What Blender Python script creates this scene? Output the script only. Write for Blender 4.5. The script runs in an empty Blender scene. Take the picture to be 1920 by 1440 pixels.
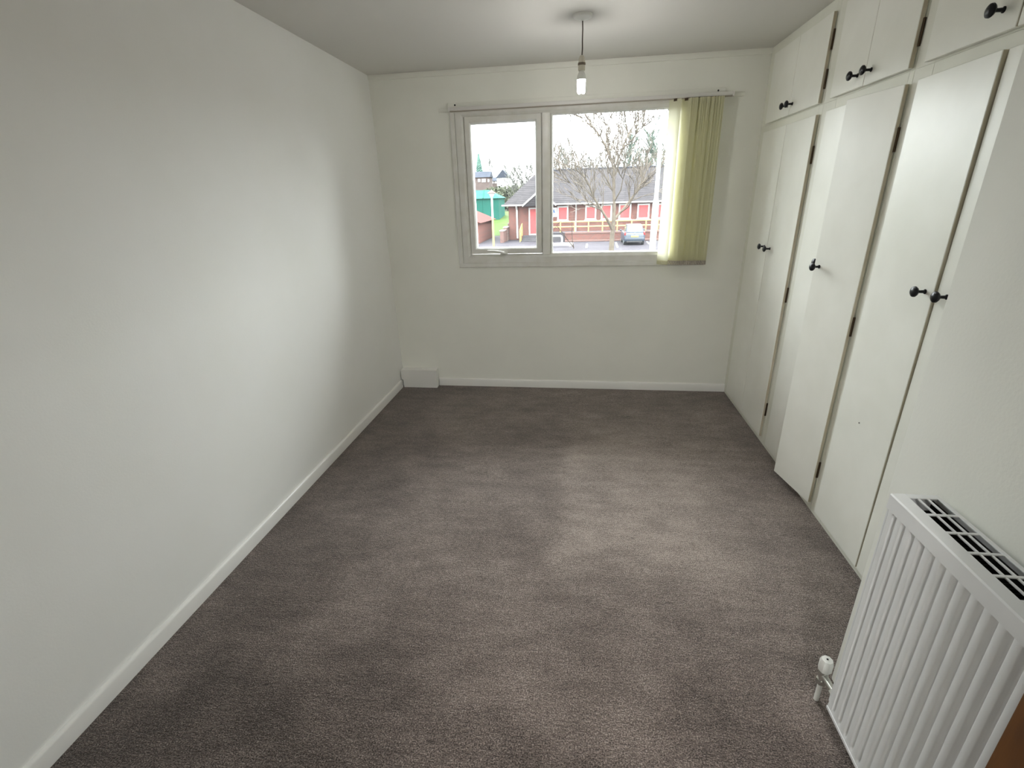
import bpy, bmesh, math, random
from mathutils import Vector, Matrix
random.seed(7)
SC = bpy.context.scene
COL = SC.collection

# ------------------------------------------------------------------ camera
CAM = Vector((1.55052, 0.0, 1.54804))
FPX, PITCH, YAW, ROLL = 894.275, 0.37278, 0.14537, -0.0311
def cam_axes():
    cp, sp, cy, sy = math.cos(PITCH), math.sin(PITCH), math.cos(YAW), math.sin(YAW)
    f = Vector((-sy*cp, cy*cp, -sp)); r = Vector((cy, sy, 0)); u = r.cross(f)
    c, s = math.cos(ROLL), math.sin(ROLL)
    return c*r + s*u, -s*r + c*u, f
RT, UP, FW = cam_axes()
cd = bpy.data.cameras.new('camera'); cam = bpy.data.objects.new('camera', cd); COL.objects.link(cam)
cd.sensor_width = 36.0; cd.lens = FPX/1920*36.0; cd.clip_start = 0.05; cd.clip_end = 1000
m3 = Matrix((RT, UP, -FW)).transposed()
cam.matrix_world = Matrix.Translation(CAM) @ m3.to_4x4()
SC.camera = cam
def ray(px, py): return RT*((px-960)/FPX) - UP*((py-720)/FPX) + FW
def at(px, py, Y):                      # photo position -> point standing at depth Y
    d = ray(px, py); return CAM + d*((Y-CAM.y)/d.y)
G = -2.2                                # level of the street outside (the room is one floor up)
def gnd(px, py, z=G):
    d = ray(px, py); return CAM + d*((z-CAM.z)/d.z)

# ------------------------------------------------------------------ light
wd = bpy.data.worlds.new('overcast'); SC.world = wd; wd.use_nodes = True
bg = wd.node_tree.nodes['Background']
bg.inputs[0].default_value = (0.96, 0.985, 1.0, 1)
_n = wd.node_tree; _tc = _n.nodes.new('ShaderNodeTexCoord'); _sx = _n.nodes.new('ShaderNodeSeparateXYZ')
_mx = _n.nodes.new('ShaderNodeMath'); _mx.operation = 'MAXIMUM'; _mx.inputs[1].default_value = 0.0
_ma = _n.nodes.new('ShaderNodeMath'); _ma.operation = 'MULTIPLY_ADD'
SKY = 29.0                                # zenith of an overcast sky; the horizon has a third of it
_ma.inputs[1].default_value = SKY*2/3; _ma.inputs[2].default_value = SKY/3
_n.links.new(_tc.outputs['Generated'], _sx.inputs[0]); _n.links.new(_sx.outputs['Z'], _mx.inputs[0]); _n.links.new(_mx.outputs[0], _ma.inputs[0]); _n.links.new(_ma.outputs[0], bg.inputs[1])
pl = bpy.data.lights.new('window_portal', 'AREA'); pl.shape = 'RECTANGLE'; pl.size = 1.9; pl.size_y = 1.1
po = bpy.data.objects.new('window_portal', pl); COL.objects.link(po)
po.location = (1.53, 4.16, 1.59); po.rotation_euler = (-math.pi/2, 0, 0)
pl.cycles.is_portal = True
LANDING_FILL = 96.0                            # unseen globe added on the landing as fill light
BULB = 190.0
VS = SC.view_settings
SC.display_settings.display_device = 'sRGB'
VS.view_transform = 'Standard'; VS.look = 'None'; VS.gamma = 1.0; VS.exposure = 0.29; VS.use_curve_mapping = False
SC.cycles.max_bounces = 14; SC.cycles.diffuse_bounces = 10; SC.cycles.transparent_max_bounces = 24
SC.cycles.use_denoising = True
SC.cycles.sample_clamp_indirect = 6.0

# ------------------------------------------------------------------ helpers
def lin(c):
    return tuple(((v/255)/12.92 if v/255 <= .04045 else ((v/255+.055)/1.055)**2.4) for v in c) + (1,)
def mat(name, rgb, rough=.6, spec=.5, metal=0.0, rgb2=None, scale=8, detail=3, bump=0.0, bscale=60, bdist=.002, stretch=None, fac=(.35,.65)):
    m = bpy.data.materials.new(name); m.use_nodes = True
    nt = m.node_tree; b = nt.nodes['Principled BSDF']
    b.inputs['Base Color'].default_value = lin(rgb); b.inputs['Roughness'].default_value = rough
    b.inputs['Specular IOR Level'].default_value = spec; b.inputs['Metallic'].default_value = metal
    tc = nt.nodes.new('ShaderNodeTexCoord'); src = tc.outputs['Object']
    if stretch:
        mp = nt.nodes.new('ShaderNodeMapping'); mp.inputs['Scale'].default_value = stretch
        nt.links.new(src, mp.inputs['Vector']); src = mp.outputs['Vector']
    if rgb2:
        n = nt.nodes.new('ShaderNodeTexNoise'); n.inputs['Scale'].default_value = scale; n.inputs['Detail'].default_value = detail
        r = nt.nodes.new('ShaderNodeValToRGB')
        r.color_ramp.elements[0].position, r.color_ramp.elements[1].position = fac
        r.color_ramp.elements[0].color = lin(rgb); r.color_ramp.elements[1].color = lin(rgb2)
        nt.links.new(src, n.inputs['Vector']); nt.links.new(n.outputs['Fac'], r.inputs['Fac'])
        nt.links.new(r.outputs['Color'], b.inputs['Base Color'])
    if bump:
        n2 = nt.nodes.new('ShaderNodeTexNoise'); n2.inputs['Scale'].default_value = bscale; n2.inputs['Detail'].default_value = 4
        bp = nt.nodes.new('ShaderNodeBump'); bp.inputs['Strength'].default_value = bump; bp.inputs['Distance'].default_value = bdist
        nt.links.new(src, n2.inputs['Vector']); nt.links.new(n2.outputs['Fac'], bp.inputs['Height']); nt.links.new(bp.outputs['Normal'], b.inputs['Normal'])
    return m

class MB:
    """collects shapes into one mesh"""
    def __init__(s): s.bm = bmesh.new()
    def box(s, x0, x1, y0, y1, z0, z1, bevel=0.0, seg=2, mtx=None):
        t = bmesh.new(); bmesh.ops.create_cube(t, size=1.0)
        for v in t.verts:
            v.co = Vector(((x0+x1)/2+v.co.x*(x1-x0), (y0+y1)/2+v.co.y*(y1-y0), (z0+z1)/2+v.co.z*(z1-z0)))
        if bevel: bmesh.ops.bevel(t, geom=t.edges[:], offset=bevel, segments=seg, affect='EDGES', profile=.5)
        s.add(t, mtx); return s
    def add(s, t, mtx=None):
        if mtx is not None: bmesh.ops.transform(t, matrix=mtx, verts=t.verts[:])
        me = bpy.data.meshes.new('tmp'); t.to_mesh(me); t.free(); s.bm.from_mesh(me); bpy.data.meshes.remove(me)
    def prism(s, pts, axis, a, b, bevel=0.0):
        """pts: 2-D outline, pushed from a to b along axis"""
        t = bmesh.new()
        def mk(p, w): return Vector((w, p[0], p[1])) if axis == 'x' else Vector((p[0], w, p[1])) if axis == 'y' else Vector((p[0], p[1], w))
        A = [t.verts.new(mk(p, a)) for p in pts]; B = [t.verts.new(mk(p, b)) for p in pts]
        t.faces.new(A); t.faces.new(B[::-1]); n = len(pts)
        for i in range(n): t.faces.new((A[i], B[i], B[(i+1) % n], A[(i+1) % n]))
        bmesh.ops.recalc_face_normals(t, faces=t.faces[:])
        if bevel: bmesh.ops.bevel(t, geom=t.edges[:], offset=bevel, segments=2, affect='EDGES', profile=.5)
        s.add(t); return s
    def loft(s, rings, cap=True, closed=True):
        R = [[s.bm.verts.new(Vector(p)) for p in r] for r in rings]; fs = []
        for a, b in zip(R, R[1:]):
            n = len(a)
            for i in range(n if closed else n-1):
                fs.append(s.bm.faces.new((a[i], a[(i+1) % n], b[(i+1) % n], b[i])))
        if cap: fs.append(s.bm.faces.new(R[0][::-1])); fs.append(s.bm.faces.new(R[-1]))
        bmesh.ops.recalc_face_normals(s.bm, faces=fs)
        return s
    def lathe(s, prof, o, axis='z', n=20):
        """prof: (radius, distance along axis) from point o"""
        o = Vector(o); ax = {'x': Vector((1,0,0)), '-x': Vector((-1,0,0)), 'y': Vector((0,1,0)), '-y': Vector((0,-1,0)), 'z': Vector((0,0,1))}[axis] if isinstance(axis, str) else Vector(axis).normalized()
        u = ax.orthogonal().normalized(); w = ax.cross(u)
        rings = [[o+ax*h+(u*math.cos(2*math.pi*k/n)+w*math.sin(2*math.pi*k/n))*max(r, 1e-4) for k in range(n)] for r, h in prof]
        return s.loft(rings)
    def tube(s, pts, rad, n=8):
        pts = [Vector(p) for p in pts]
        if not isinstance(rad, (list, tuple)): rad = [rad]*len(pts)
        rings = []; u = None
        for i, p in enumerate(pts):
            d = (pts[min(i+1, len(pts)-1)]-pts[max(i-1, 0)]).normalized()
            u = d.orthogonal().normalized() if u is None else (u-d*u.dot(d)).normalized()
            w = d.cross(u)
            rings.append([p+(u*math.cos(2*math.pi*k/n)+w*math.sin(2*math.pi*k/n))*rad[i] for k in range(n)])
        return s.loft(rings)
    def frame(s, x0, x1, z0, z1, prof):
        """mitred rectangular frame: prof = closed outline of (inset, y)"""
        R = []
        for sx, sz in ((0,0),(1,0),(1,1),(0,1)):
            R.append([((x0+i) if sx == 0 else (x1-i), y, (z0+i) if sz == 0 else (z1-i)) for i, y in prof])
        V = [[s.bm.verts.new(Vector(p)) for p in r] for r in R]; fs = []; n = len(prof)
        for a in range(4):
            A, B = V[a], V[(a+1) % 4]
            for i in range(n): fs.append(s.bm.faces.new((A[i], A[(i+1) % n], B[(i+1) % n], B[i])))
        bmesh.ops.recalc_face_normals(s.bm, faces=fs)
        return s
    def build(s, name, m, parent=None, origin=None, smooth=True):
        me = bpy.data.meshes.new(name)
        off = Vector((0,0,0))
        if parent is not None: off = world_loc(parent)
        elif origin is not None: off = Vector(origin)
        if off.length: bmesh.ops.translate(s.bm, vec=-off, verts=s.bm.verts[:])
        s.bm.to_mesh(me); s.bm.free()
        if smooth:
            me.polygons.foreach_set('use_smooth', [True]*len(me.polygons)); me.set_sharp_from_angle(angle=math.radians(35))
        me.materials.append(m)
        o = bpy.data.objects.new(name, me); COL.objects.link(o)
        if parent is not None: o.parent = parent
        elif origin is not None: o.location = off
        return o
def world_loc(o):
    v = Vector((0,0,0))
    while o is not None: v += o.location; o = o.parent
    return v
def tag(o, label=None, cat=None, group=None, kind=None):
    if label: o['label'] = label
    if cat: o['category'] = cat
    if group: o['group'] = group
    if kind: o['kind'] = kind
    return o
def empty(name, loc, label, cat, group=None, kind=None):
    o = bpy.data.objects.new(name, None); COL.objects.link(o); o.location = loc; o.empty_display_size = .1
    return tag(o, label, cat, group, kind)
def mesh_obj(name, verts, faces, m, parent=None, origin=None, smooth=True):
    off = world_loc(parent) if parent is not None else Vector(origin or (0,0,0))
    me = bpy.data.meshes.new(name); me.from_pydata([Vector(v)-off for v in verts], [], faces); me.update()
    if smooth: me.polygons.foreach_set('use_smooth', [True]*len(me.polygons))
    me.materials.append(m); o = bpy.data.objects.new(name, me); COL.objects.link(o)
    if parent is not None: o.parent = parent
    else: o.location = off
    return o

# ------------------------------------------------------------------ materials
M = {}
M['wall'] = mat('wall_paint', (236,236,233), .7, .3, rgb2=(238,238,236), scale=3, bump=.25, bscale=140, bdist=.001)
M['wall_w'] = mat('wall_paint_cream', (233,233,226), .7, .3, rgb2=(236,236,229), scale=3, bump=.3, bscale=120, bdist=.001)
M['ceil'] = mat('ceiling_paint', (214,212,208), .85, .2, bump=.2, bscale=90, bdist=.001)
M['gloss'] = mat('white_gloss', (232,231,228), .28, .5, bump=.06, bscale=40, bdist=.001)
M['upvc'] = mat('window_paint', (224,223,219), .35, .5, rgb2=(216,214,207), scale=12, bump=.05, bscale=60, bdist=.001)
M['door'] = mat('cream_eggshell', (243,243,236), .34, .5, rgb2=(238,238,230), scale=5, bump=.16, bscale=26, bdist=.0015)
M['doorf'] = mat('cream_frame', (234,234,224), .45, .4, rgb2=(229,229,218), scale=5, bump=.14, bscale=30, bdist=.001)
M['edge'] = mat('door_edge_shade', (196,189,172), .6, .3, rgb2=(182,173,152), scale=9)  # darker tone holds the shade on the near-facing door edges
M['dark'] = mat('wardrobe_inside', (92,86,74), .8, .2)
M['knob'] = mat('black_iron', (34,34,37), .3, .5, metal=.55)
M['hinge'] = mat('brown_steel', (70,54,36), .5, .5, metal=.5)
M['rad'] = mat('radiator_enamel', (230,231,232), .34, .5, bump=.12, bscale=320, bdist=.0006)
M['radshade'] = mat('radiator_inside_shade', (28,26,22), .8, .2)  # near-black stands for the shade inside; the enamel there is white
M['chrome'] = mat('valve_chrome', (205,205,200), .22, .5, metal=.9)
M['plastic'] = mat('white_plastic', (232,232,228), .35, .5)
M['cord'] = mat('cord_brown', (92,84,76), .6, .3)
M['brown'] = mat('lampholder_ring', (118,106,92), .5, .4)
M['oldwhite'] = mat('aged_white_plastic', (205,200,184), .45, .4)
M['weight'] = mat('weight_pocket', (168,160,148), .6, .3)
M['track'] = mat('headrail_white', (218,216,213), .4, .5)
M['wood'] = mat('brown_wood', (104,64,24), .45, .4, rgb2=(82,48,16), scale=6, detail=6, bump=.1, bscale=50, bdist=.001, stretch=(6,6,.5))

def carpet_mat():
    m = bpy.data.materials.new('taupe_carpet'); m.use_nodes = True; nt = m.node_tree; L = nt.links
    b = nt.nodes['Principled BSDF']; b.inputs['Roughness'].default_value = .95; b.inputs['Specular IOR Level'].default_value = .1
    b.inputs['Sheen Weight'].default_value = .25; b.inputs['Sheen Roughness'].default_value = .5
    tc = nt.nodes.new('ShaderNodeTexCoord')
    def noise(sc, det, st=None, rough=.5):
        n = nt.nodes.new('ShaderNodeTexNoise'); n.inputs['Scale'].default_value = sc; n.inputs['Detail'].default_value = det; n.inputs['Roughness'].default_value = rough
        if st:
            mp = nt.nodes.new('ShaderNodeMapping'); mp.inputs['Scale'].default_value = st
            L.new(tc.outputs['Object'], mp.inputs['Vector']); L.new(mp.outputs['Vector'], n.inputs['Vector'])
        else: L.new(tc.outputs['Object'], n.inputs['Vector'])
        return n.outputs['Fac']
    def math_(op, a, bb, c=None):
        n = nt.nodes.new('ShaderNodeMath'); n.operation = op
        for i, v in enumerate((a, bb, c)):
            if v is None: continue
            if isinstance(v, (int, float)): n.inputs[i].default_value = v
            else: L.new(v, n.inputs[i])
        return n.outputs[0]
    fine = noise(270, 3, (.8, 1, 1)); mid = noise(85, 3, (.55, 1.5, 1), .6); big = noise(2.6, 4, (1, 1.1, 1), .55); smear = noise(9, 4, (.7, 1.8, 1), .6)
    v = math_('MULTIPLY_ADD', math_('SUBTRACT', fine, .5), 2.3, 0.47)
    v = math_('MULTIPLY_ADD', math_('SUBTRACT', mid, .5), .85, v)
    v = math_('MULTIPLY_ADD', math_('SUBTRACT', big, .5), .5, v)
    v = math_('MULTIPLY_ADD', math_('SUBTRACT', smear, .5), .5, v)
    # trodden patch: a brushed area with a sharp edge towards the long wall
    sx = nt.nodes.new('ShaderNodeSeparateXYZ'); L.new(tc.outputs['Object'], sx.inputs[0]); X, Yc = sx.outputs['X'], sx.outputs['Y']
    def sstep(val, a, b):
        n = nt.nodes.new('ShaderNodeMapRange'); n.interpolation_type = 'SMOOTHSTEP'
        L.new(val, n.inputs['Value']); n.inputs['From Min'].default_value = a; n.inputs['From Max'].default_value = b; return n.outputs['Result']
    wob = math_('MULTIPLY_ADD', math_('SUBTRACT', noise(3.2, 3), .5), .35, X)
    patch = math_('MULTIPLY', math_('MULTIPLY', sstep(wob, 1.40, 1.56), sstep(wob, 2.9, 1.9)), math_('MULTIPLY', sstep(Yc, 1.45, 1.85), sstep(Yc, 3.5, 2.7)))
    v = math_('MULTIPLY_ADD', patch, .20, v)
    fleck = sstep(noise(16, 5, (.7, 1.6, 1), .65), .37, .30)
    v = math_('MULTIPLY_ADD', fleck, -.16, v)
    # brushed pile and shade painted into the colour: two ragged duller areas, along the long wall and by the door
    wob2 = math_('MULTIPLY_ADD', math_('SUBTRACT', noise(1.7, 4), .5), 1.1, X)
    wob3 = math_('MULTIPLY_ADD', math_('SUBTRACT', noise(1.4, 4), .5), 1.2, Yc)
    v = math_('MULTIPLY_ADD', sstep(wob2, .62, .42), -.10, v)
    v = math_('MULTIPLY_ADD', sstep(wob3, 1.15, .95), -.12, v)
    v = math_('ADD', v, -.03)
    r = nt.nodes.new('ShaderNodeValToRGB'); e = r.color_ramp.elements
    e[0].position = 0.0; e[0].color = lin((54,46,42)); e[1].position = 1.0; e[1].color = lin((186,172,164))
    k = e.new(.5); k.color = lin((120,108,102))
    L.new(v, r.inputs['Fac']); L.new(r.outputs['Color'], b.inputs['Base Color'])
    bp = nt.nodes.new('ShaderNodeBump'); bp.inputs['Strength'].default_value = .9; bp.inputs['Distance'].default_value = .006
    h = math_('MULTIPLY_ADD', mid, .8, fine); L.new(h, bp.inputs['Height']); L.new(bp.outputs['Normal'], b.inputs['Normal'])
    return m
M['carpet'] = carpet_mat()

def glass_mat():
    m = bpy.data.materials.new('window_glass'); m.use_nodes = True; nt = m.node_tree; nt.nodes.clear(); L = nt.links
    o = nt.nodes.new('ShaderNodeOutputMaterial'); tr = nt.nodes.new('ShaderNodeBsdfTransparent'); gl = nt.nodes.new('ShaderNodeBsdfGlossy')
    tl = nt.nodes.new('ShaderNodeBsdfTranslucent'); tl.inputs[0].default_value = (.95,.98,1,1)
    tr.inputs[0].default_value = (.96,.98,.97,1); gl.inputs['Roughness'].default_value = .02
    fr = nt.nodes.new('ShaderNodeFresnel'); fr.inputs[0].default_value = 1.3
    a = nt.nodes.new('ShaderNodeMixShader'); a.inputs[0].default_value = .004          # a film of dust on the pane
    c = nt.nodes.new('ShaderNodeMixShader')
    L.new(tr.outputs[0], a.inputs[1]); L.new(tl.outputs[0], a.inputs[2])
    L.new(fr.outputs[0], c.inputs[0]); L.new(a.outputs[0], c.inputs[1]); L.new(gl.outputs[0], c.inputs[2]); L.new(c.outputs[0], o.inputs[0])
    return m
M['glass'] = glass_mat()
def slat_mat():
    m = bpy.data.materials.new('blind_fabric'); m.use_nodes = True; nt = m.node_tree; nt.nodes.clear(); L = nt.links
    o = nt.nodes.new('ShaderNodeOutputMaterial'); d = nt.nodes.new('ShaderNodeBsdfDiffuse'); t = nt.nodes.new('ShaderNodeBsdfTranslucent')
    c = lin((214,212,184)); d.inputs[0].default_value = c; t.inputs[0].default_value = lin((228,226,204))
    tc = nt.nodes.new('ShaderNodeTexCoord'); n = nt.nodes.new('ShaderNodeTexNoise'); n.inputs['Scale'].default_value = 160
    bp = nt.nodes.new('ShaderNodeBump'); bp.inputs['Strength'].default_value = .3; bp.inputs['Distance'].default_value = .001
    L.new(tc.outputs['Object'], n.inputs['Vector']); L.new(n.outputs['Fac'], bp.inputs['Height']); L.new(bp.outputs[0], d.inputs['Normal'])
    x = nt.nodes.new('ShaderNodeMixShader'); x.inputs[0].default_value = .42
    L.new(d.outputs[0], x.inputs[1]); L.new(t.outputs[0], x.inputs[2]); L.new(x.outputs[0], o.inputs[0]); return m
M['slat'] = slat_mat()
def emit(name, rgb, s):
    m = bpy.data.materials.new(name); m.use_nodes = True; nt = m.node_tree; nt.nodes.clear()
    o = nt.nodes.new('ShaderNodeOutputMaterial'); e = nt.nodes.new('ShaderNodeEmission')
    e.inputs[0].default_value = rgb + (1,); e.inputs[1].default_value = s; nt.links.new(e.outputs[0], o.inputs[0]); return m
M['lit'] = emit('lit_tube', (1, .98, .93), BULB)
M['globe'] = emit('fill_globe', (1, .99, .965), LANDING_FILL)  # glow of the added landing fill

# ------------------------------------------------------------------ room shell
D, W, H = 3.8626, 2.7576, 2.4
WR, YR = 2.425, 1.27          # the thicker near stretch of wall: its face and its far corner
XO = 3.42                      # wall behind the wardrobes
def shell(name, mb, m, label, cat, kind='structure'):
    return tag(mb.build(name, m), label, cat, None, kind)
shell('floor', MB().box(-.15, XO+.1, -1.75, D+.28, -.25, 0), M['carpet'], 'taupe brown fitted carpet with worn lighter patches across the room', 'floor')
shell('ceiling', MB().box(-.15, XO+.1, -1.75, D+.28, H, H+.2), M['ceil'], 'flat off-white painted ceiling above the bare bulb', 'ceiling')
shell('wall_left', MB().box(-.15, 0, -1.75, D+.28, 0, H), M['wall'], 'long plain white wall facing the fitted wardrobes', 'wall')
wx0, wx1, wz0, wz1 = .625, 2.445, 1.06, 2.163
shell('wall_back', MB().box(0, wx0, D, D+.28, 0, H).box(wx1, XO+.1, D, D+.28, 0, H).box(wx0, wx1, D, D+.28, 0, wz0).box(wx0, wx1, D, D+.28, wz1, H), M['wall_w'], 'off-white wall that holds the window', 'wall')
shell('wall_right', MB().box(WR, XO+.1, -.3, YR, 0, H, .004).box(XO, XO+.1, YR, D, 0, H), M['wall_w'], 'thick off-white wall behind the ribbed radiator', 'wall')
dx0, dx1, dz = 1.40, 2.25, 2.03
shell('wall_near', MB().box(0, dx0, -.32, -.2, 0, H).box(dx1, WR, -.32, -.2, 0, H).box(dx0, dx1, -.32, -.2, dz, H), M['wall'], 'white wall with the open doorway by the radiator', 'wall')
shell('wall_hall', MB().box(0, XO+.1, -1.75, -1.65, 0, H).box(XO, XO+.1, -1.65, -.32, 0, H), M['wall'], 'white landing wall beyond the open doorway', 'wall')
def skirting(name, x0, x1, y0, y1, side, label):
    pr = [(0,0),(0,.067),(.006,.067),(.011,.064),(.015,.056),(.015,0)]
    mb = MB()
    if side == 'left': mb.prism([(p[0]+x0, p[1]) for p in pr], 'y', y0, y1)
    else: mb.prism([(y1-p[0], p[1]) for p in pr], 'x', x0, x1)
    shell(name, mb, M['gloss'], label, 'baseboard')
skirting('baseboard_left', 0, 0, -.2, 3.79, 'left', 'white gloss skirting board along the long plain wall')
skirting('baseboard_back', .333, W, D, D, 'back', 'white gloss skirting board under the window')
shell('trim_1', MB().box(0, W, D-.016, D, H-.034, H, .003), M['wall_w'], 'thin painted strip where window wall meets ceiling', 'trim')

# door leaf that stands open beside the radiator
d1 = empty('door_1', (2.205, -.2, 0), 'brown wooden door standing open in front of the radiator end', 'door', None, 'structure')
lf = MB().box(2.205, 2.245, -.19, .577, .012, 1.98, .003).build('leaf', M['wood'], d1)
MB().box(2.199, 2.205, .45, .49, .98, 1.16, .002).build('handle_plate', M['chrome'], d1)
MB().tube([(2.2,.47,1.12),(2.16,.47,1.12),(2.155,.46,1.12),(2.155,.36,1.118)], .008, 10).build('handle', M['chrome'], d1)

# ------------------------------------------------------------------ window
w1 = empty('window_1', (1.53, D, 1.03), 'white painted window with one opening casement and a wide fixed pane', 'window', None, 'structure')
MB().frame(.588, 2.482, 1.03, 2.1635, [(0,D),(0,D-.012),(.004,D-.016),(.032,D-.016),(.036,D-.012),(.036,D)]).build('architrave', M['upvc'], w1)
fz0, fz1 = 1.066, 2.160
def fprof(w, y0, y1, lip): return [(0,y1),(0,y0),(w-lip,y0),(w-.006,y0+lip*.5),(w,y0+lip),(w,y1)]
MB().frame(.628, 2.442, fz0, fz1, fprof(.062, D-.014, D+.085, .02)).build('frame', M['upvc'], w1)
mb = MB(); mb.prism([(1.258,D+.085),(1.258,D-.004),(1.264,D-.014),(1.30,D-.014),(1.318,D-.006),(1.327,D+.012),(1.327,D+.085)], 'z', fz0+.058, fz1-.058)
mb.build('mullion', M['upvc'], w1)
MB().frame(1.327, 2.382, 1.126, 2.1, [(0,D+.03),(0,D+.004),(.004,D+.002),(.010,D+.012),(.014,D+.03)]).build('glazing_bead', M['upvc'], w1)
MB().box(1.33, 2.38, D+.032, D+.036, 1.125, 2.10).build('pane', M['glass'], w1)
sash = MB().frame(.692, 1.256, 1.134, 2.102, [(0,D+.05),(0,D-.006),(.003,D-.010),(.036,D-.010),(.041,D-.004),(.046,D+.014),(.048,D+.03),(.048,D+.05)]).build('sash', M['upvc'], w1)
MB().box(.736, 1.212, D+.030, D+.034, 1.178, 2.058).build('pane', M['glass'], sash)
hm = MB().box(.925,.985, D-.016, D-.008, 1.128, 1.158, .003)
hm.lathe([(.010,0),(.010,.022),(.007,.026)], (.955, D-.012, 1.143), '-y', 14)
hm.tube([(.972,D-.034,1.140),(.955,D-.040,1.143),(.925,D-.042,1.152),(.89,D-.042,1.158),(.83,D-.040,1.160)], [.006,.010,.0085,.0075,.006], 10)
hm.build('handle', M['plastic'], sash)

# wooden batten over the window
bt = empty('wooden_batten', (1.536, D, 2.164), 'flat white painted batten fixed to the wall over the blind headrail', 'batten')
MB().box(.580, 2.492, D-.018, D, 2.1655, 2.193, .002).build('board', M['wall_w'], bt)
for px, py in ((852.8,197.2),(1346.9,169.7)):
    p = at(px, py, D-.018); MB().lathe([(.006,0),(.006,.0012),(.003,.002)], (p.x, D-.0178, p.z), '-y', 10).build('screw', M['knob'], bt)

# ------------------------------------------------------------------ vertical blind
vb = empty('vertical_blind', (2.0, D-.04, 2.12), 'olive cream fabric vertical blind drawn to one side of the window', 'blind')
MB().box(.592, 2.541, D-.062, D-.017, 2.1375, 2.1600, .002).build('headrail', M['track'], vb)
MB().box(.600, 2.535, D-.056, D-.022, 2.1340, 2.1374).build('track_slot', M['weight'], vb)
for a in (.592, 2.531): MB().box(a, a+.010, D-.064, D-.017, 2.132, 2.161, .002).build('end_cap', M['track'], vb)
for a, b in ((.508,.590),(2.543,2.62)):
    MB().box(a, b, D-.010, D, 2.136, 2.160, .002).build('bracket', M['wall_w'], vb)
ns = 16
xs = [2.164] + [2.236 + (2.443-2.236)*(k/14)**1.0 + random.uniform(-.005,.005) for k in range(15)]
for i in range(ns):
    cx = xs[i]; yc = D-.070
    ang = math.radians(40 if i == 0 else 46+random.uniform(-7,7)); hw = .0445
    dx, dy = hw*math.cos(ang), -hw*math.sin(ang)
    nx, ny = -dy/hw, dx/hw
    nu, nz = 6, 10
    bow = random.uniform(.001,.006); vs = []; fs = []; z0, z1 = 1.072, 2.130
    for k in range(nz+1):
        for j in range(nu+1):
            t = j/nu*2-1; q = bow*(1-t*t)+.0005*math.sin(i*2.1+k*.5)
            vs.append((cx+dx*t+nx*q, yc+dy*t+ny*q, z0+(z1-z0)*k/nz))
    for k in range(nz):
        for j in range(nu):
            a = k*(nu+1)+j; fs.append((a, a+1, a+nu+2, a+nu+1))
    sl = mesh_obj('slat', vs, fs, M['slat'], vb)
    # weight pocket at the foot of the slat and hook at its head
    mt = Matrix.Translation((cx, yc, 0)) @ Matrix.Rotation(-ang, 4, 'Z')
    MB().box(-hw, hw, -.0035, .0035, 1.044, 1.0735, .002, 1, mt).build('weight', M['weight'] if i else M['slat'], sl)
    MB().box(-.012, .012, -.0015, .0015, 2.118, 2.134, .0006, 1, mt).build('hook', M['hinge'], sl)
mb = MB(); pts = []
for i in range(18):
    xa = 2.155+i*.0172
    pts += [(xa, D-.098, 1.068), (xa+.0086, D-.101, 1.048)]
mb.tube(pts, .0016, 5); mb.build('bead_chain', M['oldwhite'], vb)

# ------------------------------------------------------------------ pipe boxing in the corner
pb = empty('pipe_boxing', (.17, 3.82, 0), 'small white painted pipe box on the carpet in the corner under the window', 'box')
FY = 3.782
MB().prism([(.0095,.155),(.0095,.076),(.025,.071),(.0255,.001),(.329,.001),(.329,.155)], 'y', FY, FY+.012).build('front_board', M['gloss'], pb)
MB().prism([(.0095,FY),(.0095,D-.001),(.329,D-.001),(.329,FY)], 'z', .1555, .162).build('top_board', M['gloss'], pb)
MB().box(.318, .329, FY+.0125, D-.001, .001, .155, .001).build('end_board', M['gloss'], pb)

# ------------------------------------------------------------------ ceiling pendant
px_, py_ = 1.5385, 2.96
pn = empty('pendant_light', (px_, py_, H), 'bare glowing bulb on a thin brown flex below a ceiling rose', 'light')
MB().lathe([(.050,0),(.050,-.006),(.046,-.012),(.030,-.018),(.012,-.021),(.006,-.026)], (px_, py_, H), 'z', 28).build('ceiling_rose', M['plastic'], pn)
MB().tube([(px_,py_,H-.022),(px_+.0015,py_,2.34),(px_+.001,py_,2.29),(px_+.002,py_,2.26),(px_,py_,2.218)], .0033, 8).build('flex', M['cord'], pn)
lh = MB().lathe([(.005,2.226),(.010,2.224),(.015,2.214),(.0175,2.198),(.018,2.192)], (px_,py_,0), 'z', 24).build('lampholder', M['oldwhite'], pn)
MB().lathe([(.0195,2.1925),(.020,2.190),(.020,2.183),(.0185,2.181)], (px_,py_,0), 'z', 24).build('shade_ring', M['brown'], lh)
MB().lathe([(.0180,2.181),(.0185,2.178),(.0185,2.160),(.016,2.157)], (px_,py_,0), 'z', 24).build('skirt', M['oldwhite'], lh)
bl = MB().lathe([(.012,2.157),(.014,2.152),(.021,2.138),(.0235,2.122),(.0235,2.116)], (px_,py_,0), 'z', 24).build('bulb', M['plastic'], pn)
for k in range(3):
    a = k*2*math.pi/3+.5; c, s = math.cos(a)*.0125, math.sin(a)*.0125; tx, ty = -math.sin(a)*.0085, math.cos(a)*.0085
    pts = [(px_+c+tx, py_+s+ty, 2.116)] + [(px_+c+tx*math.cos(u), py_+s+ty*math.cos(u), 2.066-.0085*math.sin(u)) for u in (0, .8, 1.57, 2.34, 3.14)] + [(px_+c-tx, py_+s-ty, 2.116)]
    MB().tube(pts, .006, 8).build('tube', M['lit'], bl)

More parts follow.
